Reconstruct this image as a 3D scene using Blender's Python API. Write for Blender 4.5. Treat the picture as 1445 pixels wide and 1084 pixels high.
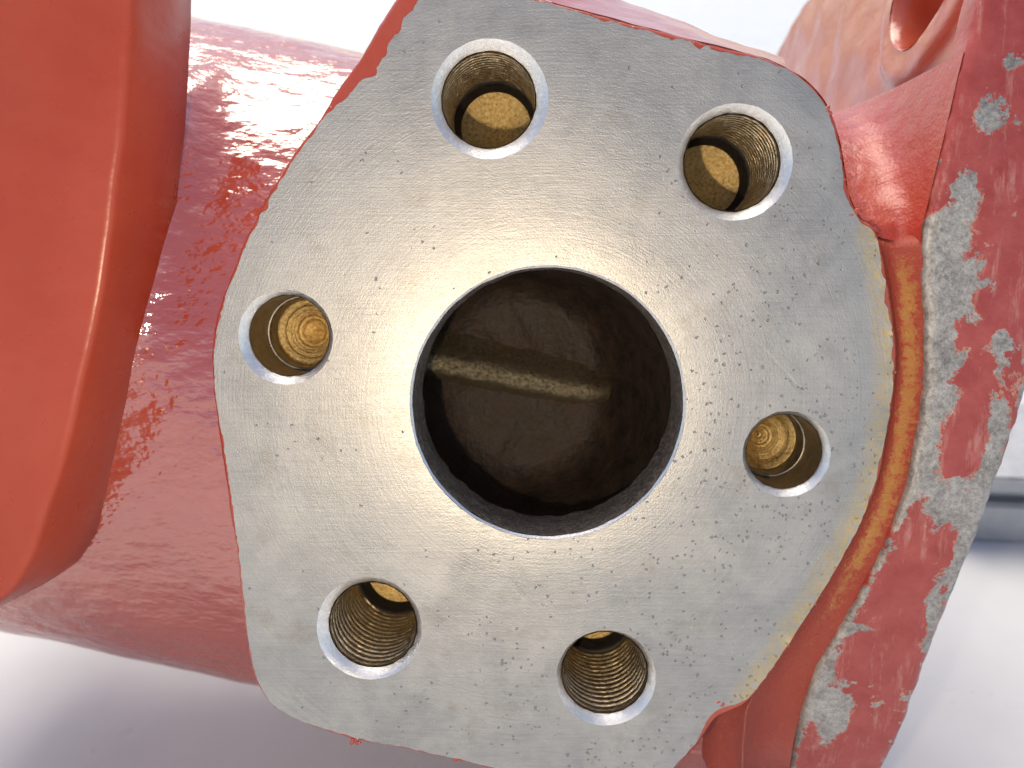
import bpy, bmesh, math, random
from mathutils import Vector, Matrix, Quaternion, noise
from mathutils.geometry import delaunay_2d_cdt

for o in list(bpy.data.objects):
    bpy.data.objects.remove(o)
random.seed(7)
scene = bpy.context.scene
COL = scene.collection

# ------------------------------------------------------------------ frame
# The pump is laid out in the plane of its port face: 1 unit there is 0.128 mm.
K = 0.000128
D = 1250.0                 # lens to port face, in units
FPX = 1250.0
CX, CY = 722.5, 542.0
PX0, PY0 = 760.0, 410.0    # foot of the port face normal through the lens
EN = math.radians(20)      # how far the port face looks up
d0 = Vector(((PX0-CX)/FPX, (CY-PY0)/FPX, -1)).normalized()
QC = d0.rotation_difference(Vector((0, 0, -1)))
RP = Matrix(((1, 0, 0), (0, math.sin(EN), -math.cos(EN)), (0, math.cos(EN), math.sin(EN))))
PUMP_Z = 0.1888            # height of the port face origin above the ground

def P(px, py, z=0.0):
    """point of the port frame (units) seen at photo pixel px,py at depth z"""
    d = QC @ Vector(((px-CX)/FPX, (CY-py)/FPX, -1))
    s = (z - D)/d.z
    return Vector((d.x*s, d.y*s, z))
def W(v):                  # port frame (units) -> world metres
    return RP @ (v*K) + Vector((0, 0, PUMP_Z))

# ------------------------------------------------------------------ camera
cam = bpy.data.cameras.new('camera')
camo = bpy.data.objects.new('camera', cam)
COL.objects.link(camo)
camo.matrix_world = Matrix.Translation(W(Vector((0, 0, D)))) @ (RP @ QC.to_matrix()).to_4x4()
cam.sensor_width = 36
cam.lens = 36*FPX/1445
cam.clip_start = 0.01
cam.clip_end = 500
cam.dof.use_dof = True
cam.dof.focus_distance = D*K*1.0
cam.dof.aperture_fstop = 20
scene.camera = camo

# ------------------------------------------------------------------ light
SUN = Vector((-0.16, 0.46, 0.865)).normalized()     # hazy sun behind the pump
SUN_E = math.asin(SUN.z)
world = bpy.data.worlds.new('World')
scene.world = world
world.use_nodes = True
wn = world.node_tree
bg = wn.nodes['Background']
sky = wn.nodes.new('ShaderNodeTexSky')
sky.sky_type = 'NISHITA'
sky.sun_disc = False
sky.sun_elevation = SUN_E
sky.sun_rotation = math.atan2(SUN.x, SUN.y)
sky.air_density = 0.8
sky.dust_density = 2.0
sky.ozone_density = 1.0
wn.links.new(sky.outputs[0], bg.inputs[0])
bg.inputs[1].default_value = 0.15
sun = bpy.data.lights.new('sun', 'SUN')
sun.energy = 1.5
sun.angle = math.radians(40)
sun.color = (1.0, 0.97, 0.93)
suno = bpy.data.objects.new('sun', sun)
COL.objects.link(suno)
suno.rotation_euler = SUN.to_track_quat('Z', 'Y').to_euler()
suno.location = (0, 0, 2)
# the phone's own LED, a few centimetres under the lens: its warm glints and hole shadows are in the photograph
led = bpy.data.lights.new('phone_led', 'POINT')
led.energy = 0.50
led.color = (1.0, 0.84, 0.62)
led.shadow_soft_size = 0.002
ledo = bpy.data.objects.new('phone_led', led)
COL.objects.link(ledo)
ledo.location = W(Vector((-150, -165, D)))
vs = scene.view_settings
vs.view_transform = 'Standard'
vs.look = 'None'
vs.gamma = 1
vs.use_curve_mapping = False
vs.exposure = 0.65
vs.use_white_balance = True
vs.white_balance_temperature = 7500
scene.render.engine = 'CYCLES'

# ------------------------------------------------------------------ materials
class N:
    """small node helper; coordinates come in port units"""
    def __init__(self, name, scale=1/K):
        self.m = bpy.data.materials.new(name)
        self.m.use_nodes = True
        self.t = self.m.node_tree
        self.b = self.t.nodes['Principled BSDF']
        tc = self.t.nodes.new('ShaderNodeTexCoord')
        mp = self.t.nodes.new('ShaderNodeVectorMath'); mp.operation = 'SCALE'
        mp.inputs['Scale'].default_value = scale
        self.link(tc.outputs['Object'], mp.inputs[0])
        self.co = mp.outputs[0]
    def link(self, a, b): self.t.links.new(a, b)
    def set(self, sock, v):
        if hasattr(v, 'is_output') or isinstance(v, bpy.types.NodeSocket): self.link(v, sock)
        else: sock.default_value = v
    def noise(self, wl, detail=3, rough=0.55, co=None, stretch=None, dist=0.0):
        n = self.t.nodes.new('ShaderNodeTexNoise')
        n.inputs['Scale'].default_value = 1.0/wl
        n.inputs['Detail'].default_value = detail
        n.inputs['Roughness'].default_value = rough
        n.inputs['Distortion'].default_value = dist
        c = co or self.co
        if stretch: c = self.mapping(c, stretch)
        self.link(c, n.inputs['Vector'])
        return n.outputs['Fac']
    def mapping(self, c, scale, rot=(0, 0, 0), loc=(0, 0, 0)):
        m = self.t.nodes.new('ShaderNodeMapping')
        m.inputs['Scale'].default_value = scale
        m.inputs['Rotation'].default_value = rot
        m.inputs['Location'].default_value = loc
        self.link(c, m.inputs[0]); return m.outputs[0]
    def turned(self, scale, rot):
        return self.mapping(self.mapping(self.co, (1, 1, 1), rot=(0, 0, rot)), scale)
    def voronoi(self, wl, feature='F1', rnd=1.0):
        n = self.t.nodes.new('ShaderNodeTexVoronoi')
        n.feature = feature
        n.inputs['Scale'].default_value = 1.0/wl
        n.inputs['Randomness'].default_value = rnd
        self.link(self.co, n.inputs['Vector'])
        return n.outputs['Distance'], n.outputs.get('Color')
    def ramp(self, f, a, b, lo=0.0, hi=1.0):
        n = self.t.nodes.new('ShaderNodeMapRange')
        n.inputs['From Min'].default_value = a; n.inputs['From Max'].default_value = b
        n.inputs['To Min'].default_value = lo; n.inputs['To Max'].default_value = hi
        self.set(n.inputs['Value'], f); return n.outputs[0]
    def math(self, op, a, b=0.0):
        n = self.t.nodes.new('ShaderNodeMath'); n.operation = op
        self.set(n.inputs[0], a); self.set(n.inputs[1], b); return n.outputs[0]
    def mix(self, f, a, b):
        n = self.t.nodes.new('ShaderNodeMix'); n.data_type = 'RGBA'
        self.set(n.inputs[0], f)
        self.set(n.inputs[6], a if isinstance(a, bpy.types.NodeSocket) else (*a, 1))
        self.set(n.inputs[7], b if isinstance(b, bpy.types.NodeSocket) else (*b, 1))
        return n.outputs[2]
    def bump(self, h, dist, strength=1.0, prev=None):
        n = self.t.nodes.new('ShaderNodeBump')
        n.inputs['Distance'].default_value = dist*K
        n.inputs['Strength'].default_value = strength
        self.link(h, n.inputs['Height'])
        if prev: self.link(prev, n.inputs['Normal'])
        return n.outputs[0]
    def attr(self, name):
        n = self.t.nodes.new('ShaderNodeAttribute'); n.attribute_name = name
        return n.outputs['Fac']
    def sep(self, c=None):
        n = self.t.nodes.new('ShaderNodeSeparateXYZ'); self.link(c or self.co, n.inputs[0])
        return n.outputs
    def out(self, **kw):
        names = dict(color='Base Color', rough='Roughness', metal='Metallic', normal='Normal', ior='IOR',
                     coat='Coat Weight', coat_rough='Coat Roughness', coat_ior='Coat IOR', coat_normal='Coat Normal', spec='Specular IOR Level', aniso='Anisotropic')
        for k, v in kw.items():
            if isinstance(v, tuple): v = (*v, 1)
            self.set(self.b.inputs[names[k]], v)
        return self.m

RED = (0.42, 0.060, 0.032)
def paint(name, ripple, peel, rough=0.10, ior=1.6, dust=0.25):
    n = N(name)
    a = n.noise(48, 3, 0.5, stretch=(0.8, 1.5, 1))
    b = n.noise(13, 2, 0.5)
    c = n.noise(3.0, 2, 0.6)
    h = n.bump(a, ripple, 1.0)
    h = n.bump(b, peel, 1.0, h)
    spk, _ = n.voronoi(31)
    sp = n.ramp(spk, 0.05, 0.09, 1, 0)
    h2 = n.bump(sp, 0.6, 0.5, h)
    tone = n.ramp(n.noise(170, 4, 0.6), 0.3, 0.7)
    col = n.mix(tone, (RED[0]*0.92, RED[1]*0.9, RED[2]*0.9), (RED[0]*1.06, RED[1]*1.2, RED[2]*1.2))
    film_or_glint = n.math('MULTIPLY', n.ramp(n.noise(90, 5, 0.65), 0.45, 0.8), dust)
    col = n.mix(film_or_glint, col, (0.42, 0.20, 0.17))
    r = n.ramp(n.noise(40, 4), 0.3, 0.75, rough, rough+0.10)
    return n.out(color=col, rough=r, normal=h2, ior=ior)
M_NECK = paint('red_gloss_paint_rippled', 8.0, 0.8, 0.04, 2.5, 0.14)
M_PAINT = paint('red_gloss_paint', 1.6, 0.35, 0.16, 1.6, 0.2)
M_COVER = paint('red_gloss_paint_cover', 1.2, 0.15, 0.26, 1.42, 0.05)

def cast_paint(name):
    n = N(name)
    g = n.noise(5, 4, 0.65)
    a = n.noise(45, 3, 0.5)
    h = n.bump(a, 5, 1.0)
    h = n.bump(g, 1.6, 1.0, h)
    col = n.mix(n.ramp(n.noise(60, 4), 0.35, 0.7), RED, (0.44, 0.05, 0.04))
    return n.out(color=col, rough=n.ramp(n.noise(30), 0.3, 0.7, 0.18, 0.36), normal=h, ior=1.6)
M_CAST = cast_paint('red_paint_over_rough_casting')

BORE_C, BORE_R = P(772, 571), 193.0
def machined():
    n = N('machined_cast_iron')
    xyz = n.sep()
    ctr = P(772, 571)
    ring = n.mapping(n.co, (1, 1, 0), loc=(-ctr.x, -ctr.y, 0))
    ln = n.t.nodes.new('ShaderNodeVectorMath'); ln.operation = 'LENGTH'; n.link(ring, ln.inputs[0])
    r = ln.outputs['Value']
    cmb = n.t.nodes.new('ShaderNodeCombineXYZ')
    n.set(cmb.inputs[0], n.math('MULTIPLY', r, 1.0))
    n.set(cmb.inputs[1], n.math('MULTIPLY', n.noise(220, 2), 30.0))
    rings = n.noise(3.2, 2, 0.6, co=cmb.outputs[0])
    brush = n.noise(6, 4, 0.7, stretch=(0.07, 1.6, 1))
    brush2 = n.noise(9, 3, 0.7, co=n.turned((0.06, 1.3, 1), math.radians(38)))
    grain = n.noise(2.6, 3, 0.75)
    blot = n.noise(150, 5, 0.62, dist=0.6)
    patch = n.noise(420, 3, 0.5)
    # casting pores, crowded towards the lower right
    zone = n.ramp(n.math('ADD', n.math('MULTIPLY', xyz[0], 0.0010), n.math('MULTIPLY', xyz[1], -0.0006)), 0.05, 0.75)
    clus = n.ramp(n.noise(95, 4, 0.75), 0.46, 0.72)
    dens = n.math('ADD', n.math('MULTIPLY', clus, n.math('ADD', n.math('MULTIPLY', zone, 0.50), 0.025)), n.math('MULTIPLY', zone, 0.04))
    wv = n.t.nodes.new('ShaderNodeTexNoise'); wv.inputs['Scale'].default_value = 1/5.0; wv.inputs['Detail'].default_value = 2
    n.link(n.co, wv.inputs['Vector'])
    wa = n.t.nodes.new('ShaderNodeVectorMath'); wa.operation = 'MULTIPLY_ADD'
    wa.inputs[1].default_value = (7, 7, 7); n.link(wv.outputs['Color'], wa.inputs[0]); n.link(n.co, wa.inputs[2])
    keepco = n.co; n.co = wa.outputs[0]
    d1, c1 = n.voronoi(5.5)
    d2, c2 = n.voronoi(12.0)
    n.co = keepco
    s1 = n.t.nodes.new('ShaderNodeSeparateColor'); n.link(c1, s1.inputs[0])
    s2 = n.t.nodes.new('ShaderNodeSeparateColor'); n.link(c2, s2.inputs[0])
    p1 = n.math('MULTIPLY', n.ramp(d1, 0.18, 0.42, 1, 0), n.math('GREATER_THAN', dens, s1.outputs[0]))
    p2 = n.math('MULTIPLY', n.ramp(d2, 0.10, 0.22, 1, 0), n.math('GREATER_THAN', n.math('MULTIPLY', dens, 0.45), s2.outputs[0]))
    pit = n.math('MAXIMUM', p1, p2)
    # scratches
    scr = n.noise(60, 1, 0.4, co=n.turned((0.06, 2.6, 1), math.radians(48)))
    scr = n.math('MULTIPLY', n.ramp(scr, 0.70, 0.75), n.ramp(n.noise(130, 3), 0.5, 0.62))
    h = n.bump(rings, 0.20, 1.0)
    h = n.bump(brush, 0.24, 1.0, h)
    h = n.bump(brush2, 0.16, 1.0, h)
    h = n.bump(grain, 0.45, 1.0, h)
    h = n.bump(n.noise(11, 4, 0.7), 0.18, 1.0, h)
    h = n.bump(pit, -1.6, 1.0, h)
    h = n.bump(scr, -0.25, 1.0, h)
    col = n.mix(n.ramp(n.math('ADD', n.math('MULTIPLY', blot, 0.65), n.math('MULTIPLY', n.noise(34, 5, 0.7), 0.35)), 0.34, 0.66), (0.27, 0.265, 0.26), (0.47, 0.455, 0.435))
    col = n.mix(n.ramp(patch, 0.38, 0.62, 0, 0.55), col, (0.34, 0.345, 0.345))
    col = n.mix(n.ramp(brush, 0.35, 0.75, 0, 0.35), col, (0.52, 0.51, 0.495))
    stain = n.math('MULTIPLY', n.ramp(n.noise(75, 5, 0.7), 0.56, 0.76), 0.5)
    col = n.mix(stain, col, (0.27, 0.225, 0.17))
    col = n.mix(n.math('MULTIPLY', n.ramp(rings, 0.5, 0.75), n.ramp(n.noise(110, 3), 0.4, 0.65, 0, 0.35)), col, (0.22, 0.21, 0.20))
    col = n.mix(n.math('MULTIPLY', n.ramp(n.noise(5, 3, 0.8), 0.60, 0.72), 0.35), col, (0.70, 0.68, 0.64))
    # oily band on the round shoulder by the flange, gold LED glints painted in
    film_or_glint = n.math('MULTIPLY', n.ramp(n.attr('edge'), 0.15, 0.6), n.ramp(n.noise(8, 5, 0.85), 0.42, 0.60))
    col = n.mix(n.math('MULTIPLY', film_or_glint, 0.9), col, (0.56, 0.40, 0.16))
    col = n.mix(n.math('MULTIPLY', pit, 0.30), col, (0.18, 0.15, 0.13))
    rr = n.math('ADD', n.ramp(blot, 0.3, 0.7, 0.36, 0.48), n.math('MULTIPLY', pit, 0.2))
    polish = n.ramp(r, BORE_R, BORE_R+110, -0.02, 0.02)
    return n.out(color=col, rough=n.math('ADD', rr, polish), metal=0.72, normal=h)
M_FACE = machined()

def metal(name, col, col2, rough, wl=10, bump=0.6, metallic=1.0):
    n = N(name)
    a = n.noise(wl, 5, 0.7)
    c = n.mix(n.ramp(a, 0.35, 0.68), col, col2)
    h = n.bump(n.noise(wl*0.5, 4, 0.7), bump)
    return n.out(color=c, rough=n.ramp(a, 0.3, 0.7, rough, rough+0.18), metal=metallic, normal=h)
M_CHAMFER = metal('bright_cut_steel', (0.88, 0.88, 0.88), (0.72, 0.72, 0.72), 0.28, 6, 0.5)
M_THREAD = metal('oiled_thread_steel', (0.42, 0.31, 0.17), (0.72, 0.63, 0.50), 0.30, 6, 0.8)
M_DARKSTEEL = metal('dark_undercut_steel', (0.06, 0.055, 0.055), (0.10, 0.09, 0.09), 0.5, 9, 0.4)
M_GOLD = metal('oiled_warm_lit_drill_floor', (0.38, 0.23, 0.08), (0.80, 0.64, 0.34), 0.26, 5, 1.6)  # oil tone plus the LED's warm gold, both painted into the colour
M_DRILL = metal('smooth_drilled_wall', (0.18, 0.15, 0.12), (0.36, 0.32, 0.27), 0.34, 12, 0.5)
M_BORE = metal('black_rough_cast_wall', (0.09, 0.075, 0.068), (0.42, 0.37, 0.34), 0.30, 7, 5.5, 0.65)
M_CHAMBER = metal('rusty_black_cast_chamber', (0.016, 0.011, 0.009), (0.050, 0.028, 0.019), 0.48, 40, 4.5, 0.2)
M_WEB = metal('cast_web_painted_glints', (0.16, 0.12, 0.07), (0.85, 0.72, 0.48), 0.26, 6, 5.0, 0.8)  # pale gold mottling stands for glints, put into the base colour

def chipped():
    n = N('chipped_red_paint_on_cast_iron')
    e = n.attr('wear')
    big = n.noise(75, 6, 0.68, dist=0.4)
    fine = n.noise(11, 5, 0.75)
    m = n.math('ADD', n.math('ADD', n.math('MULTIPLY', big, 1.0), n.math('MULTIPLY', fine, 0.34)), n.math('MULTIPLY', e, 0.42))
    bare = n.ramp(m, 0.85, 0.865)
    prim = n.math('MULTIPLY', n.math('SUBTRACT', n.ramp(m, 0.82, 0.845), bare), n.ramp(n.noise(60, 3), 0.45, 0.6))
    iron = n.mix(n.ramp(n.math('ADD', n.math('MULTIPLY', n.noise(7, 5, 0.8), 0.6), n.math('MULTIPLY', n.noise(40, 4, 0.7), 0.4)), 0.36, 0.64), (0.15, 0.135, 0.125), (0.52, 0.50, 0.475))
    red = n.mix(n.ramp(n.noise(50, 5, 0.7), 0.35, 0.7), (0.32, 0.040, 0.034), (0.42, 0.080, 0.070))
    scuff = n.noise(22, 5, 0.75, stretch=(1.0, 0.18, 0.5))
    red = n.mix(n.ramp(scuff, 0.54, 0.70, 0, 0.65), red, (0.55, 0.27, 0.23))
    col = n.mix(n.math('MAXIMUM', prim, 0.0), red, (0.55, 0.25, 0.17))
    col = n.mix(bare, col, iron)
    h = n.bump(n.math('MULTIPLY', bare, n.ramp(n.noise(7, 4, 0.7), 0, 1)), 2.0)
    h = n.bump(bare, -2.2, 1.0, h)
    h = n.bump(n.noise(30, 5, 0.6), 2.5, 1.0, h)
    return n.out(color=col, rough=n.mix(bare, (0.34, 0.34, 0.34), (0.44, 0.44, 0.44)), normal=h,
                 metal=n.math('MULTIPLY', bare, 0.35), ior=1.55)
M_CHIP = chipped()

def golden_fillet():
    n = N('red_paint_with_painted_glints')
    e = n.attr('film_or_glint')
    nz = n.noise(12, 5, 0.8)
    f = n.math('MULTIPLY', n.ramp(n.math('ADD', nz, n.math('MULTIPLY', e, 0.38)), 0.66, 0.86), 0.85)  # golden LED glints along the fillet, painted over the red
    col = n.mix(f, RED, (0.70, 0.38, 0.11))
    h = n.bump(n.noise(6, 4, 0.8), 4.0)
    h = n.bump(n.noise(60, 3), 4, 1.0, h)
    return n.out(color=col, rough=n.ramp(f, 0, 0.7, 0.14, 0.20), metal=n.math('MULTIPLY', f, 0.6), normal=h, ior=1.6)
M_FILLET = golden_fillet()

def white_floor():
    n = N('scuffed_white_painted_sheet')
    col = n.mix(n.ramp(n.noise(900, 5, 0.6), 0.35, 0.7), (0.56, 0.585, 0.60), (0.63, 0.65, 0.66))
    sc = n.noise(420, 2, 0.5, co=n.turned((0.06, 1.5, 1), 0.35))
    sc2 = n.noise(500, 2, 0.5, co=n.turned((1.6, 0.07, 1), 0.5))
    s = n.math('MAXIMUM', n.ramp(sc, 0.70, 0.76), n.ramp(sc2, 0.70, 0.76))
    col = n.mix(n.math('MULTIPLY', s, 0.5), col, (0.30, 0.28, 0.25))
    d, _ = n.voronoi(330)
    col = n.mix(n.ramp(d, 0.03, 0.06, 0.5, 0), col, (0.22, 0.21, 0.20))
    return n.out(color=col, rough=n.ramp(n.noise(300), 0.3, 0.7, 0.25, 0.4), normal=n.bump(n.noise(700, 3), 10))
M_FLOOR = white_floor()
M_BEAM = metal('grey_galvanised_steel', (0.40, 0.41, 0.42), (0.52, 0.53, 0.54), 0.4, 120, 2, 0.5)

# ------------------------------------------------------------------ helpers
def obj(name, verts, faces, mats, parent=None, smooth=True, units=True, attrs=None, matidx=None, fix=False):
    me = bpy.data.meshes.new(name)
    me.from_pydata([tuple(v*K) if units else tuple(v) for v in verts], [], faces)
    for m in (mats if isinstance(mats, (list, tuple)) else [mats]):
        me.materials.append(m)
    if matidx: me.polygons.foreach_set('material_index', matidx)
    if attrs:
        for an, vals in attrs.items():
            a = me.attributes.new(an, 'FLOAT', 'POINT'); a.data.foreach_set('value', vals)
    if fix:
        bm = bmesh.new(); bm.from_mesh(me)
        bmesh.ops.recalc_face_normals(bm, faces=bm.faces[:]); bm.to_mesh(me); bm.free()
    if smooth: me.polygons.foreach_set('use_smooth', [True]*len(me.polygons))
    me.update()
    o = bpy.data.objects.new(name, me); COL.objects.link(o)
    if parent: o.parent = parent
    return o

def spline(pts, n, closed=False):
    """Catmull-Rom through pts, n samples per span"""
    out = []
    L = len(pts)
    for i in range(L if closed else L-1):
        g = (lambda j: pts[j % L]) if closed else (lambda j: pts[max(0, min(L-1, j))])
        p0, p1, p2, p3 = g(i-1), g(i), g(i+1), g(i+2)
        for k in range(n):
            t = k/n
            out.append(0.5*((2*p1)+(p2-p0)*t+(2*p0-5*p1+4*p2-p3)*t*t+(3*p1-p0-3*p2+p3)*t**3))
    if not closed: out.append(pts[-1].copy())
    return out

def resample(pts, step, closed=True):
    q = pts+[pts[0]] if closed else pts
    seg = [(q[i+1]-q[i]).length for i in range(len(q)-1)]
    tot = sum(seg); cnt = max(8, int(tot/step)); out = []
    i = 0; acc = 0.0
    for k in range(cnt if closed else cnt+1):
        t = tot*k/cnt
        while i < len(seg)-1 and acc+seg[i] < t: acc += seg[i]; i += 1
        out.append(q[i].lerp(q[i+1], min(1, (t-acc)/max(seg[i], 1e-9))))
    return out

def normals2d(pts):
    L = len(pts); area = sum(pts[i].x*pts[(i+1) % L].y-pts[(i+1) % L].x*pts[i].y for i in range(L))
    sg = 1 if area > 0 else -1
    out = []
    for i in range(L):
        t = pts[(i+2) % L]-pts[i-2]
        out.append(Vector((t.y, -t.x, 0)).normalized()*sg)
    return out

def inside(p, poly):
    c = False; j = len(poly)-1
    for i in range(len(poly)):
        a, b = poly[i], poly[j]
        if (a.y > p[1]) != (b.y > p[1]) and p[0] < (b.x-a.x)*(p[1]-a.y)/(b.y-a.y)+a.x: c = not c
        j = i
    return c

def loft(rings, closed=True, cap0=False, cap1=False):
    n = len(rings[0]); v = []; f = []
    for r in rings: v += r
    for k in range(len(rings)-1):
        for i in range(n if closed else n-1):
            a = k*n+i; b = k*n+(i+1) % n
            f.append((a, b, b+n, a+n))
    if cap0: f.append(tuple(range(n-1, -1, -1)))
    if cap1: f.append(tuple(range((len(rings)-1)*n, len(rings)*n)))
    return v, f

def nz(v, wl): return noise.noise(Vector(v)/wl)

# ------------------------------------------------------------------ ground
gs = 60.0
go = obj('ground', [Vector((-gs, -gs, 0)), Vector((gs, -gs, 0)), Vector((gs, gs, 0)), Vector((-gs, gs, 0))], [(0, 1, 2, 3)], M_FLOOR, units=False, smooth=False)
go['kind'] = 'structure'
go['label'] = 'scuffed white painted sheet under the pump'

# ------------------------------------------------------------------ pump
pump = bpy.data.objects.new('hydraulic_pump', None)
COL.objects.link(pump)
pump.empty_display_size = 0.05
pump.matrix_world = Matrix.Translation((0, 0, PUMP_Z)) @ RP.to_4x4()
pump['label'] = 'red painted cast iron pump with a bare machined port face full of holes'
pump['category'] = 'pump'

OUT = [(560, 0), (545, 24), (500, 95), (452, 168), (402, 238), (356, 318), (328, 385), (308, 440), (299, 500), (302, 560),
       (314, 640), (330, 755), (343, 860), (350, 915), (362, 962), (384, 996), (425, 1020), (500, 1044), (590, 1062), (680, 1082), (790, 1106),
       (880, 1122), (925, 1112), (955, 1082), (985, 1050), (1012, 1014), (1060, 986), (1128, 888), (1194, 782), (1234, 692), (1255, 600), (1264, 520),
       (1260, 450), (1250, 380), (1236, 328), (1214, 308), (1197, 272), (1188, 215), (1170, 155), (1135, 112), (1085, 84), (1000, 62), (870, 28), (770, 0),
       (680, -22), (625, -32), (585, -24)]
outline = resample(spline([P(x, y) for x, y in OUT], 8, True), 5.0)
onorm = normals2d(outline)
NO = len(outline)
def offset(dist, z):
    return [Vector((p.x+n.x*dist, p.y+n.y*dist, z)) for p, n in zip(outline, onorm)]
def offv(fn, z):
    return [Vector((p.x+n.x*fn(i), p.y+n.y*fn(i), z)) for i, (p, n) in enumerate(zip(outline, onorm))]

def face_inset(i):
    p = outline[i]
    gate = max(0, min(1, 0.45+1.3*nz((p.x, p.y, 4), 150)))
    if p.y < -480: gate *= 0.35
    a = abs(nz((p.x, p.y, 1), 26))*9 + max(0, nz((p.x, p.y, 5), 9))*6 + max(0, nz((p.x, p.y, 8), 4))*3
    q = 2.2 + a*gate
    yt = P(0, 165).y; xl = P(640, 0).x
    if p.x < xl and p.y > yt:
        q += 22*min(1, (p.y-yt)/70)*min(1, (xl-p.x)/60)*(0.9+0.5*nz((p.x, p.y, 2), 24))
    u = P(1020, 1010)
    q += 8*math.exp(-(((p.x-u.x)/40)**2+((p.y-u.y)/40)**2))
    return -q

# painted side of the port pad, rolled over its rim
wob = [nz((p.x, p.y, 3), 14)*1.2 + nz((p.x, p.y, 9), 60)*2 for p in outline]
rings = [offset(2, -520), offset(2, -120), offv(lambda i: 3+wob[i], -14), offv(lambda i: 2+wob[i], -7), offv(lambda i: -1+wob[i]*0.6, -3),
         offv(lambda i: -5, -1.2), offv(lambda i: face_inset(i)-10, -1.1)]
v, f = loft(rings)
obj('port_pad', v, f, M_PAINT, pump)


# holes: centre px, chamfer radius, bore radius
TH = [((691, 140), 81, 66), ((1037, 229), 79, 67), ((521, 887), 78, 66), ((855, 957), 73, 64)]
PH = [((403, 476), 68, 58), ((1110, 641), 62, 54)]
BORE_C, BORE_R = P(772, 571), 193.0
holes = [(P(*c), r) for c, r, _ in TH+PH] + [(BORE_C, BORE_R+4)]

# machined face: ragged paint line all round, dished slightly towards the bore
fo = offv(face_inset, 0)
v2 = [p.xy for p in fo]; e2 = [(i, (i+1) % NO) for i in range(NO)]
for c, r in holes:
    ns = 128 if r > 100 else 80
    b = len(v2)
    for k in range(ns):
        a = 2*math.pi*k/ns
        rr = r + nz((math.cos(a)*9+c.x, math.sin(a)*9, 4), 1.2)*0.8
        v2.append(Vector((c.x+math.cos(a)*rr, c.y+math.sin(a)*rr)))
    e2 += [(b+k, b+(k+1) % ns) for k in range(ns)]
inner = offset(-14, 0)
g = 16.0
for ix in range(-32, 36):
    for iy in range(-50, 32):
        x = ix*g+random.uniform(-4, 4); y = iy*g+random.uniform(-4, 4)
        if not inside((x, y), inner): continue
        if any((x-c.x)**2+(y-c.y)**2 < (r+6)**2 for c, r in holes): continue
        v2.append(Vector((x, y)))
for k in range(3):                     # finer rows round the bore
    for j in range(100):
        a = 2*math.pi*(j+0.5*k)/100; r = BORE_R+8+9*k
        v2.append(Vector((BORE_C.x+math.cos(a)*r, BORE_C.y+math.sin(a)*r)))
ov, oe, of, *_ = delaunay_2d_cdt(v2, e2, [], 0, 1e-4)
keep = []
for t in of:
    cx = sum(ov[i].x for i in t)/3; cy = sum(ov[i].y for i in t)/3
    if any((cx-c.x)**2+(cy-c.y)**2 < (r-0.5)**2 for c, r in holes): continue
    if inside((cx, cy), fo): keep.append(tuple(t))
used = sorted({i for t in keep for i in t}); rem = {i: k for k, i in enumerate(used)}
right_edge = [P(x, y) for x, y in OUT[26:35]]
right_edge = spline(right_edge, 6)
fv = []; edge = []
for i in used:
    p = ov[i]
    r = (p-BORE_C.xy).length-BORE_R
    z = -0.078*max(0, 75-r)**2/150.0 + nz((p.x, p.y, 0), 170)*0.8
    d = min((p-q.xy).length for q in right_edge)
    z += 3.4*max(0, 1-d/30)**2*(0.6+0.8*nz((p.x, p.y, 6), 12))
    fv.append(Vector((p.x, p.y, z)))
    edge.append(max(0, 1-d/46.0)**1.2)
obj('machined_face', fv, [tuple(rem[i] for i in t) for t in keep], M_FACE, pump, attrs={'edge': edge}, fix=False)

def lathe(prof, c, ns, fn=None):
    """prof: (radius, z) from mouth to bottom"""
    rings = []
    for r, z in prof:
        rings.append([Vector((c.x+math.cos(2*math.pi*k/ns)*r, c.y+math.sin(2*math.pi*k/ns)*r, z)) for k in range(ns)])
    if fn: rings = [[fn(p) for p in rg] for rg in rings]
    return loft(rings)

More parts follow.
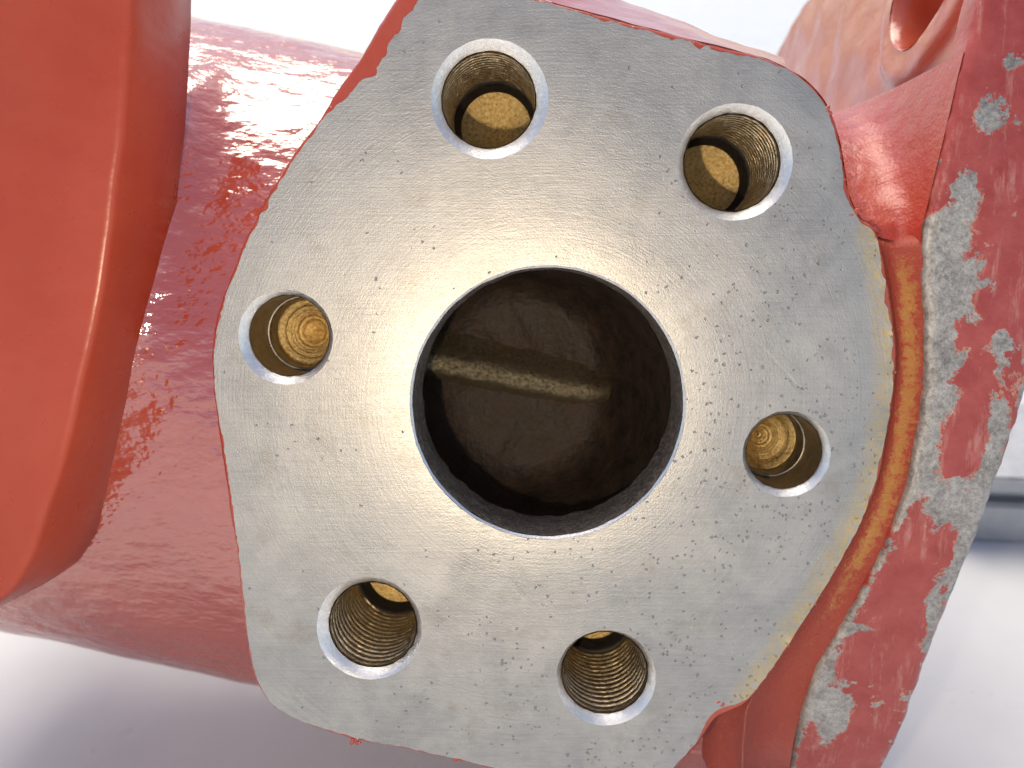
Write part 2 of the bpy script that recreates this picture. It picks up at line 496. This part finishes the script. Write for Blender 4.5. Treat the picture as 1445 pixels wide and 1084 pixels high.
for hi, ((cpx), rc, rt) in enumerate(TH):
    c = P(*cpx)
    off = Vector(((-4, 3, 0), (-3, 2, 0), (6, 2, 0), (-2, 6, 0))[hi])   # chamfer cut a little off centre
    ns = 96; prof = []
    # countersink
    rings = []
    for q, (t, z) in enumerate(((0, 0.0), (0.25, -2.5), (0.85, -10.0), (1.0, -13))):
        cc = c + off*t*0.5
        rr = rc+(rt-rc)*t
        rings.append([Vector((cc.x+math.cos(2*math.pi*k/ns)*(rr + (nz((k*0.4, q, hi), 1.0)*0.9 if q else nz((math.cos(2*math.pi*k/ns)*9+c.x, math.sin(2*math.pi*k/ns)*9, 4), 1.2)*0.8)),
                              cc.y+math.sin(2*math.pi*k/ns)*(rr + (nz((k*0.4, q, hi), 1.0)*0.9 if q else nz((math.cos(2*math.pi*k/ns)*9+c.x, math.sin(2*math.pi*k/ns)*9, 4), 1.2)*0.8)), z)) for k in range(ns)])
    v, f = loft(rings)
    th = obj('threaded_hole', v, f, M_CHAMFER, pump)
    c = c+off*0.5
    # helical thread
    pitch = (13.0, 13.0, 15.5, 15.5)[hi]; depth = (186.0, 186.0, 226.0, 236.0)[hi]; ns = 112; per = 10
    nz_ = int((depth-12)/pitch*per); rings = []
    for j in range(nz_+1):
        z = -12.5-j*(depth-12)/nz_
        rg = []
        for k in range(ns):
            a = 2*math.pi*k/ns
            ph = ((-z)/pitch + k/ns) % 1.0
            g_ = abs(ph-0.5)*2               # 1 at groove root
            cut = max(0.0, (g_-0.60)/0.40)
            amp = 11.0*min(1, max(0, (-z-16)/20))
            rr = rt-1.0+(cut**0.8)*amp - 0.5
            rr += nz((math.cos(a)*rt, math.sin(a)*rt, z+hi*300), 5)*0.9
            rg.append(Vector((c.x+math.cos(a)*rr, c.y+math.sin(a)*rr, z)))
        rings.append(rg)
    v, f = loft(rings)
    obj('thread', v, f, M_THREAD, th)
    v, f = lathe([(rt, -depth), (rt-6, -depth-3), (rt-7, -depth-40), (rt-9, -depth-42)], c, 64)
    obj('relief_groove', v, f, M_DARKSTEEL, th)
    v, f = lathe([(rt-9, -depth-42), (rt*0.75, -depth-45), (rt*0.6, -depth-49), (rt*0.45, -depth-52), (rt*0.3, -depth-56), (rt*0.15, -depth-59), (0.8, -depth-62)], c, 64)
    obj('hole_floor', v, f, M_GOLD, th)

for hi, (cpx, rc, rt) in enumerate(PH):
    c = P(*cpx); ns = 96
    off = Vector(((5, 3, 0), (-2, 4, 0))[hi])
    rings = []
    for q, (t, z) in enumerate(((0, 0.0), (0.25, -2.5), (0.85, -8.0), (1.0, -11))):
        cc = c+off*t*0.5; rr = rc+(rt-rc)*t
        rings.append([Vector((cc.x+math.cos(2*math.pi*k/ns)*(rr+nz((k*0.4, q, hi+7), 1.0)*0.7), cc.y+math.sin(2*math.pi*k/ns)*(rr+nz((k*0.4, q, hi+7), 1.0)*0.7), z)) for k in range(ns)])
    v, f = loft(rings)
    ph = obj('plain_hole', v, f, M_CHAMFER, pump)
    c = c+off*0.5
    dp = (92, 84)[hi]
    prof = [(rt-0.5, -10)] + [(rt-0.5-0.3*(k % 2), -10-k*4) for k in range(1, int(dp/4))] + [(rt-1, -dp), (rt-5, -dp-3), (rt-6, -dp-36)]
    v, f = lathe(prof, c, 72)
    obj('hole_wall', v, f, M_DRILL, ph)
    prof = [(rt-6, -dp-36)]
    for k in range(1, 45):
        t = k/44
        prof.append(((rt-6)*(1-t)+0.6*t, -dp-36-44*t+random.uniform(-1.1, 1.1)))
    v, f = lathe(prof, c, 72)
    obj('hole_floor', v, f, M_GOLD, ph)

# inlet bore: thin bright lip, rough wall, wider chamber behind it
def rough(p, amp=2.2):
    n_ = Vector((p.x-BORE_C.x, p.y-BORE_C.y, 0)).normalized()
    return p+n_*(nz(p, 24)*amp+nz(p, 8)*amp*0.5)
ns = 128
rings = []
for q, (r, z) in enumerate(((BORE_R+4, -4.5), (BORE_R+3, -5.4), (BORE_R+0.5, -7.5))):
    rings.append([Vector((BORE_C.x+math.cos(2*math.pi*k/ns)*(r+nz((math.cos(2*math.pi*k/ns)*9+BORE_C.x, math.sin(2*math.pi*k/ns)*9, 4), 1.2)*0.8),
                          BORE_C.y+math.sin(2*math.pi*k/ns)*(r+nz((math.cos(2*math.pi*k/ns)*9+BORE_C.x, math.sin(2*math.pi*k/ns)*9, 4), 1.2)*0.8), z)) for k in range(ns)])
v, f = loft(rings)
bore = obj('inlet_bore', v, f, M_CHAMFER, pump)
prof = [(BORE_R+0.5, -7)]+[(BORE_R, -7-8*k) for k in range(1, 15)]
v, f = lathe(prof, BORE_C, ns, rough)
obj('bore_wall', v, f, M_BORE, bore)
# chamber: bulges to the left and below, closes in on the right
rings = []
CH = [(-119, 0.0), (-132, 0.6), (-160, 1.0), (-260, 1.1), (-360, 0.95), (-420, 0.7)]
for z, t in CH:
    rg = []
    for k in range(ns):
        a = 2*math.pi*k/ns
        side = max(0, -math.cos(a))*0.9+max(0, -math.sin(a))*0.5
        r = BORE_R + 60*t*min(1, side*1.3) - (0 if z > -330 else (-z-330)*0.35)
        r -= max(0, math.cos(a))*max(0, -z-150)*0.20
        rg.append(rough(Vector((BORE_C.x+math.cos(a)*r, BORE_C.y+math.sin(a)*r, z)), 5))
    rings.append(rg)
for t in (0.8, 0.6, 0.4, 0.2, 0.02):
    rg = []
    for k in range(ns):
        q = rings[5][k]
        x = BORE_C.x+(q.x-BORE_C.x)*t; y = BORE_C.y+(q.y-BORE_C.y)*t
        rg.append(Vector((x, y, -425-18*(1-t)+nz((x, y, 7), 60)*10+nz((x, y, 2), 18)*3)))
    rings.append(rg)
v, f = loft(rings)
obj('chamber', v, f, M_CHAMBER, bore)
# web across the chamber
a = P(540, 500, -215); b = P(868, 564, -285)
ax = (b-a); L = ax.length; ax.normalize()
side = Vector((-ax.y, ax.x, 0)).normalized()
rings = []
for k in range(57):
    t = k/56
    c = a+(b-a)*t+Vector((0, 0, -90*max(0, (t-0.82)/0.18)**2))
    rg = []
    for (s_, z_) in ((-50, -200), (-26, -90), (-16, -24), (-10, -8), (0, 1), (10, -8), (16, -24), (25, -90), (48, -200)):
        p = c+side*s_+Vector((0, 0, z_))
        p = p+side*(nz(p, 26)*4+nz(p, 9)*2.5)+Vector((0, 0, nz(p+Vector((50, 0, 0)), 18)*4+nz(p, 7)*2))
        rg.append(p)
    rings.append(rg)
v, f = loft(rings, closed=False, cap0=True, cap1=True)
obj('web', v, f, M_WEB, bore)

# ---- barrel behind the pad: axis runs down to the right in the plane of the face
TA = math.radians(12)
AX = Vector((math.cos(TA), -math.sin(TA), 0)); UP = Vector((math.sin(TA), math.cos(TA), 0)); ZZ = Vector((0, 0, 1))
def A(ax, vv, w): return AX*ax+UP*vv+ZZ*w
VC, WC = -268.0, -838.0
rings = []
nr = 160
for t in [-1500+25*i for i in range(84)]:
    R = 735+(0 if t < 150 else 25*((t-150)/430.0)**2)
    flare = 0 if t < -655 else 80*(max(0, -545-t)/95.0)**2
    rg = []
    for k in range(nr):
        a_ = 2*math.pi*k/nr
        R_ = R+flare*max(0, min(1, (math.sin(a_)+0.15)/0.5))*max(0, min(1, (0.80-math.sin(a_))/0.3))
        p = A(t, VC+math.sin(a_)*R_*(0.95 if math.sin(a_) > 0 else 1), WC+math.cos(a_)*R_)
        n_ = UP*math.sin(a_)+ZZ*math.cos(a_)
        p = p+n_*(nz(p, 130)*5.0+nz(p, 45)*1.5)
        rg.append(p)
    rings.append(rg)
v, f = loft(rings, cap0=True, cap1=True)
pin = offset(-30, 0)
hide = [p.z > -850 and inside((p.x, p.y), pin) for p in v]
f = [q for q in f if not any(hide[i] for i in q)]
obj('barrel', v, f, M_NECK, pump)

# ---- end cover to the left, proud of the barrel
EC = [(186, -160), (186, -60), (184, 0), (179, 110), (166, 250), (150, 370), (131, 478), (106, 590), (78, 690), (48, 778), (22, 826), (-4, 850), (-60, 884), (-160, 925), (-330, 960),
      (-560, 940), (-760, 800), (-860, 500), (-860, 100), (-760, -260), (-500, -420), (-200, -440), (60, -360), (160, -260)]
ZC = 30.0
ec = resample(spline([P(x, y, ZC) for x, y in EC], 8, True), 9)
en = normals2d(ec)
rings = []
for dd, z in ((2, -166), (10, -150), (7, -60), (3, -14), (0, ZC-12), (-2, ZC-5), (-6, ZC-1), (-14, ZC), (-80, ZC+4)):
    rings.append([Vector((p.x+n_.x*dd, p.y+n_.y*dd, z))+n_*nz((p.x, p.y, z), 70)*2.0 for p, n_ in zip(ec, en)])
cen = sum(ec, Vector())/len(ec)
for t in (0.7, 0.4, 0.1):
    rings.append([Vector((cen.x+(p.x-cen.x)*t, cen.y+(p.y-cen.y)*t, ZC+8+10*(1-t))) for p in ec])
v, f = loft(rings, cap0=True, cap1=True)
obj('end_cover', v, f, M_COVER, pump)

# ---- mounting flange, right: outline across the axis, extruded along it
FP = [(620, -14), (543, 2), (400, 8), (266, 4), (100, -18), (-4, -12), (-173, -26), (-404, -72), (-591, -105), (-780, -200), (-930, -400), (-1010, -700), (-1010, -1100),
      (-900, -1450), (-600, -1640), (-200, -1680), (300, -1660), (700, -1560), (880, -1300), (915, -900), (905, -560), (860, -250), (760, -80)]
FP[4] = (100, -8)
fp = resample(spline([Vector((a_, b_, 0)) for a_, b_ in FP], 8, True), 9)
fnm = normals2d(fp)
AL, AR = 538.0, 706.0
front = sorted([(p.x, p.y) for p, n_ in zip(fp, fnm) if n_.y > 0.2])
def flange_w(vv):
    for (a0, b0_), (a1, b1) in zip(front, front[1:]):
        if a0 <= vv <= a1: return b0_+(b1-b0_)*(vv-a0)/max(1e-6, a1-a0)
    return front[0][1] if vv < front[0][0] else front[-1][1]
def on_flange(px, py):
    z = -10.0
    for _ in range(8):
        p = P(px, py, z); z = flange_w(p.dot(UP))
    return P(px, py, z)
EDGE_PX = [(1398, -60), (1382, 0), (1356, 110), (1328, 230), (1306, 320), (1303, 380), (1308, 450), (1308, 520), (1300, 600), (1281, 692), (1249, 772), (1207, 852), (1154, 940), (1126, 1020), (1112, 1100), (1100, 1200)]
EDGE = sorted([(q.dot(UP), q.dot(AX)) for q in (on_flange(*e_) for e_ in EDGE_PX)])
def al(vv):
    if vv <= EDGE[0][0]: return EDGE[0][1]+(AL-EDGE[0][1])*min(1, (EDGE[0][0]-vv)/200)
    for (a0, b0_), (a1, b1) in zip(EDGE, EDGE[1:]):
        if a0 <= vv <= a1: return b0_+(b1-b0_)*(vv-a0)/(a1-a0)
    return EDGE[-1][1]+(AL-EDGE[-1][1])*min(1, (vv-EDGE[-1][0])/200)
rings = []; wear = []
WEAR = [(1325, 400, 42, 75, 1.0), (1325, 520, 34, 90, 0.9), (1300, 640, 26, 60, 0.8), (1345, 720, 45, 40, 0.9), (1410, 520, 14, 80, 0.5), (1398, 660, 14, 90, 0.75),
        (1370, 790, 14, 70, 0.7), (1335, 880, 10, 60, 0.6), (1215, 820, 16, 50, 0.9), (1190, 880, 14, 40, 0.7), (1200, 1045, 30, 60, 0.9), (1155, 990, 20, 14, 0.6), (1380, 170, 22, 34, 0.8),
        (1350, 270, 26, 34, 0.7), (1340, 330, 22, 30, 0.8), (1415, 95, 12, 14, 0.7), (1230, 910, 26, 9, 0.7), (1260, 1040, 14, 40, 0.5), (1300, 960, 10, 50, 0.4), (1415, 600, 12, 30, 0.5)]
WEAR = [(P(x, y, -12), rx, ry, g_) for x, y, rx, ry, g_ in WEAR]
prof = [(AL+2, -60, 0), (AL, -13, 0.2), (AL+1.5, -6, 0.9), (AL+6, -1.5, 1.0)]
nst = 16
for k in range(nst+1):
    t = k/nst
    prof.append((AL+10+(AR-AL-26)*t, 0, max(0, 1-t*7)*0.8+max(0, 1-(1-t)*5)*0.75))
prof += [(AR-8, -2.5, 1.0), (AR-2, -10, 0.7), (AR, -22, 0.15), (AR, -70, 0)]
for ax_, dd, we in prof:
    rg = []
    for i, (p, n_) in enumerate(zip(fp, fnm)):
        q = Vector((p.x+n_.x*dd, p.y+n_.y*dd, 0))
        tl = max(0, min(1, (AR-12-ax_)/(AR-12-AL)))
        sh = (al(p.x)-AL)*tl*max(0, min(1, (n_.y-0.1)/0.5))
        w3 = A(ax_+sh, q.x, q.y)
        jag = (nz(w3, 22)*4+nz(w3, 7)*2.0)*(we if dd < 0 else 0.25)
        w3 = w3+AX*jag*(1 if ax_ < 600 else -1)+(UP*n_.x+ZZ*n_.y)*(nz(w3, 60)*2.5+nz(w3, 16)*0.9)
        rg.append(w3)
        if w3.z > -320:
            wv = sum(g_*math.exp(-((w3.x-c_.x)/rx)**2-((w3.y-c_.y)/ry)**2) for c_, rx, ry, g_ in WEAR)
            smooth_top = max(0, min(1, (w3.y-P(1300, 330).y)/40))
            wear.append(min(1.25, wv+we*(0.45 if ax_ > 600 else 0.6*(1-smooth_top))))
        else: wear.append(we*0.6)
    rings.append(rg)
v, f = loft(rings, cap0=False, cap1=True)
fl = obj('mounting_flange', v, f, M_CHIP, pump, attrs={'wear': wear})

# left face of the flange with its bolt hole and raised boss
HV, HW, HR = 668.0, -300.0, 146.0
bc = Vector((HV, HW, 0))
fin = [Vector((p.x-n_.x*12, p.y-n_.y*(12+70*max(0, min(1, (al(p.x)-AL)/12))), 0)) for p, n_ in zip(fp, fnm)]
v2 = [p.xy for p in fin]; e2 = [(i, (i+1) % len(fin)) for i in range(len(fin))]
b0 = len(v2)
for k in range(64):
    a_ = 2*math.pi*k/64; v2.append(Vector((HV+math.cos(a_)*HR, HW+math.sin(a_)*HR)))
e2 += [(b0+k, b0+(k+1) % 64) for k in range(64)]
for rr in (156, 166, 176, 186, 194, 202, 210, 220, 232, 246):
    for k in range(64):
        a_ = 2*math.pi*(k+0.5*(rr % 4))/64; q = (HV+math.cos(a_)*rr, HW+math.sin(a_)*rr)
        if inside(q, fin): v2.append(Vector(q))
for i in range(-40, 40):
    for j in range(-66, 4):
        x = i*26+random.uniform(-6, 6); y = j*26+random.uniform(-6, 6)
        if inside((x, y), fin) and math.hypot(x-HV, y-HW) > 252: v2.append(Vector((x, y)))
ov, oe, of, *_ = delaunay_2d_cdt(v2, e2, [], 0, 1e-4)
keep = [tuple(t) for t in of if math.hypot(sum(ov[i].x for i in t)/3-HV, sum(ov[i].y for i in t)/3-HW) > HR-1 and inside((sum(ov[i].x for i in t)/3, sum(ov[i].y for i in t)/3), fin)]
fv = []
for p in ov:
    d = math.hypot(p.x-HV, p.y-HW)
    s_ = max(0, min(1, (214-d)/26)); s_ = s_*s_*(3-2*s_)
    q = A(AL-3-14*s_, p.x, p.y)
    fv.append(q-AX*(nz(q, 90)*6+nz(q, 30)*1.0))
ff = obj('flange_face', fv, keep, M_PAINT, pump)
rings = []
for ax_, r in ((AL-17, HR), (AL-13, HR-4), (AL+40, HR-6), (AL+120, HR-7), (AL+122, 2)):
    rings.append([A(ax_, HV+math.cos(2*math.pi*k/64)*r, HW+math.sin(2*math.pi*k/64)*r) for k in range(64)])
v, f = loft(rings)
obj('bolt_hole', v, f, M_PAINT, pump)

# ---- concave fillet between the round shoulder of the pad and the flange
CA = [(1222, 312), (1239, 340), (1248, 380), (1258, 450), (1262, 520), (1253, 600), (1232, 692), (1192, 782), (1126, 888), (1060, 986), (1048, 1040), (1046, 1110), (1046, 1200)]
ca = spline([P(x, y, -7) for x, y in CA], 10)
CB = [(1305, 312), (1303, 340), (1303, 380), (1308, 450), (1308, 520), (1300, 600), (1281, 692), (1249, 772), (1207, 852), (1154, 940), (1126, 1020), (1112, 1100), (1100, 1200)]
cb = spline([on_flange(x, y)+Vector((0, 0, -8))+AX*3 for x, y in CB], 10)
rings = []; film_or_glint = []
for t in (-0.10, 0.0, 0.08, 0.18, 0.3, 0.42, 0.54, 0.66, 0.78, 0.9, 1.0):
    rg = []
    for i, (p, q) in enumerate(zip(ca, cb)):
        w = p.lerp(q, t)
        tt = max(0, min(1, t))
        sag = 30*(1-(1-2*tt)**2)**0.8
        if tt > 0.5: sag = 30*(1-(2*tt-1)**1.5)
        if t < 0: sag = 40 if i < 85 else 260
        w = w+Vector((0, 0, -55*max(0, 1-i/12)**1.5-sag+(nz(w, 40)*3+nz(w, 12)*1.5)*(1-tt*0.7)))
        rg.append(w); film_or_glint.append(max(0, 1-abs(tt-0.68)/0.34)*min(1, max(0, (i-9)/14))*max(0, min(1, (92-i)/22)))
    rings.append(rg)
v, f = loft(rings, closed=False)
obj('fillet', v, f, M_FILLET, pump, attrs={'film_or_glint': film_or_glint})

# ---- cast saddle from the upper shoulder of the pad to the flange ear
SA = [(1050, 76), (1080, 82), (1110, 96), (1135, 111), (1158, 134), (1171, 156), (1183, 190), (1189, 218), (1194, 250), (1199, 276), (1214, 306), (1240, 330)]
sa = spline([P(x, y, -8) for x, y in SA], 6)
rings = []
ncol = 30
for k in range(ncol+1):
    t = k/ncol; rg = []
    for i, p in enumerate(sa):
        h = i/(len(sa)-1)
        vv = p.dot(UP)+60*(1-h)
        q = A(al(vv)-1, vv, flange_w(vv)-9)
        e = t*t*(3-2*t)
        w = p.lerp(q, e)
        sag = (30+470*(1-h)**1.6)*(1-abs(2*t-1)**3.0)
        w = w+Vector((0, 0, -sag))
        w = w+Vector((nz(w, 60)*4, 0, nz(w+Vector((9, 9, 9)), 55)*7+nz(w, 14)*2.5))*math.sin(math.pi*t)
        rg.append(w)
    rings.append(rg)
v, f = loft(rings, closed=False)
obj('saddle', v, f, M_CAST, pump)

# ---- rib along the top of the pad, sloping back
RA = [(740, -10), (800, 8), (870, 27), (940, 46), (1000, 61), (1050, 74), (1086, 85), (1110, 96)]
RB = [(780, -60), (830, -24), (880, 0), (925, 16), (965, 32), (1020, 54), (1072, 70), (1105, 80)]
ra = spline([P(x, y, -6) for x, y in RA], 6); rb = spline([P(x, y, -170) for x, y in RB], 6)
rc_ = [p+Vector((0, -30, -120)) for p in rb]
rings = []
for t in (0, 0.15, 0.35, 0.6, 0.8, 0.92, 1.0):
    rings.append([p.lerp(q, t)+Vector((0, nz(p.lerp(q, t), 40)*3, 0)) for p, q in zip(ra, rb)])
rings.append(rc_)
v, f = loft(rings, closed=False)
obj('rib', v, f, M_PAINT, pump)

# ---- beads and burrs of paint left along the rim of the pad
bmv = []; bmf = []
def blob(c, r, flat=0.5):
    b = len(bmv); nu, nv = 8, 5
    sx, sy = random.uniform(0.7, 1.5), random.uniform(0.7, 1.3)
    for i in range(nv+1):
        for j in range(nu):
            th = math.pi*i/nv; ph = 2*math.pi*j/nu
            d = Vector((math.sin(th)*math.cos(ph)*sx, math.sin(th)*math.sin(ph)*sy, math.cos(th)*flat))
            bmv.append(c+d*r*(1+0.35*nz(c+d*r, 4)))
    for i in range(nv):
        for j in range(nu):
            a_ = b+i*nu+j; b_ = b+i*nu+(j+1) % nu
            bmf.append((a_, b_, b_+nu, a_+nu))
for i in range(0, NO):
    p = outline[i]; n_ = onorm[i]
    if random.random() < 0.07:
        blob(Vector((p.x, p.y, -2))+n_*random.uniform(-6, 1), random.uniform(0.8, 2.4))
for x, y, r in ((500, 1044, 6), (648, 1070, 7), (1018, 990, 7), (1112, 905, 7), (1098, 925, 6), (1206, 300, 8), (1170, 156, 5)):
    for k in range(4):
        blob(P(x+random.uniform(-6, 6), y+random.uniform(-5, 5), -2), r*random.uniform(0.4, 0.8))
bo = obj('paint_bead', bmv, bmf, M_PAINT, pump)
bo['kind'] = 'stuff'

# ------------------------------------------------------------------ steel beam on the ground behind the flange
def ground_hit(px, py):
    a_ = W(Vector((0, 0, D))); b_ = W(P(px, py, 0)); d = b_-a_
    return a_-d*(a_.z/d.z)
g0 = ground_hit(1420, 766)
beam = bpy.data.objects.new('metal_channel', None); COL.objects.link(beam)
beam.location = (g0.x, g0.y, 0); beam.rotation_euler = (0, 0, math.radians(-4))
beam['label'] = 'grey metal channel lying on the white ground behind the chipped flange'
beam['category'] = 'metal channel'
def boxm(name, x0, x1, y0, y1, z0, z1, m):
    bm = bmesh.new(); bmesh.ops.create_cube(bm, size=1)
    for q in bm.verts: q.co = Vector((x0+(q.co.x+0.5)*(x1-x0), y0+(q.co.y+0.5)*(y1-y0), z0+(q.co.z+0.5)*(z1-z0)))
    bmesh.ops.bevel(bm, geom=bm.edges[:], offset=0.0012, segments=2, affect='EDGES')
    me = bpy.data.meshes.new(name); bm.to_mesh(me); bm.free(); me.materials.append(m)
    o = bpy.data.objects.new(name, me); COL.objects.link(o); o.parent = beam; return o
boxm('lower_flange', -0.03, 0.5, 0.0, 0.075, 0.0, 0.020, M_BEAM)
boxm('web_plate', -0.029, 0.499, 0.006, 0.069, 0.020, 0.026, M_BEAM)
boxm('upper_flange', -0.03, 0.5, 0.0, 0.075, 0.026, 0.034, M_BEAM)
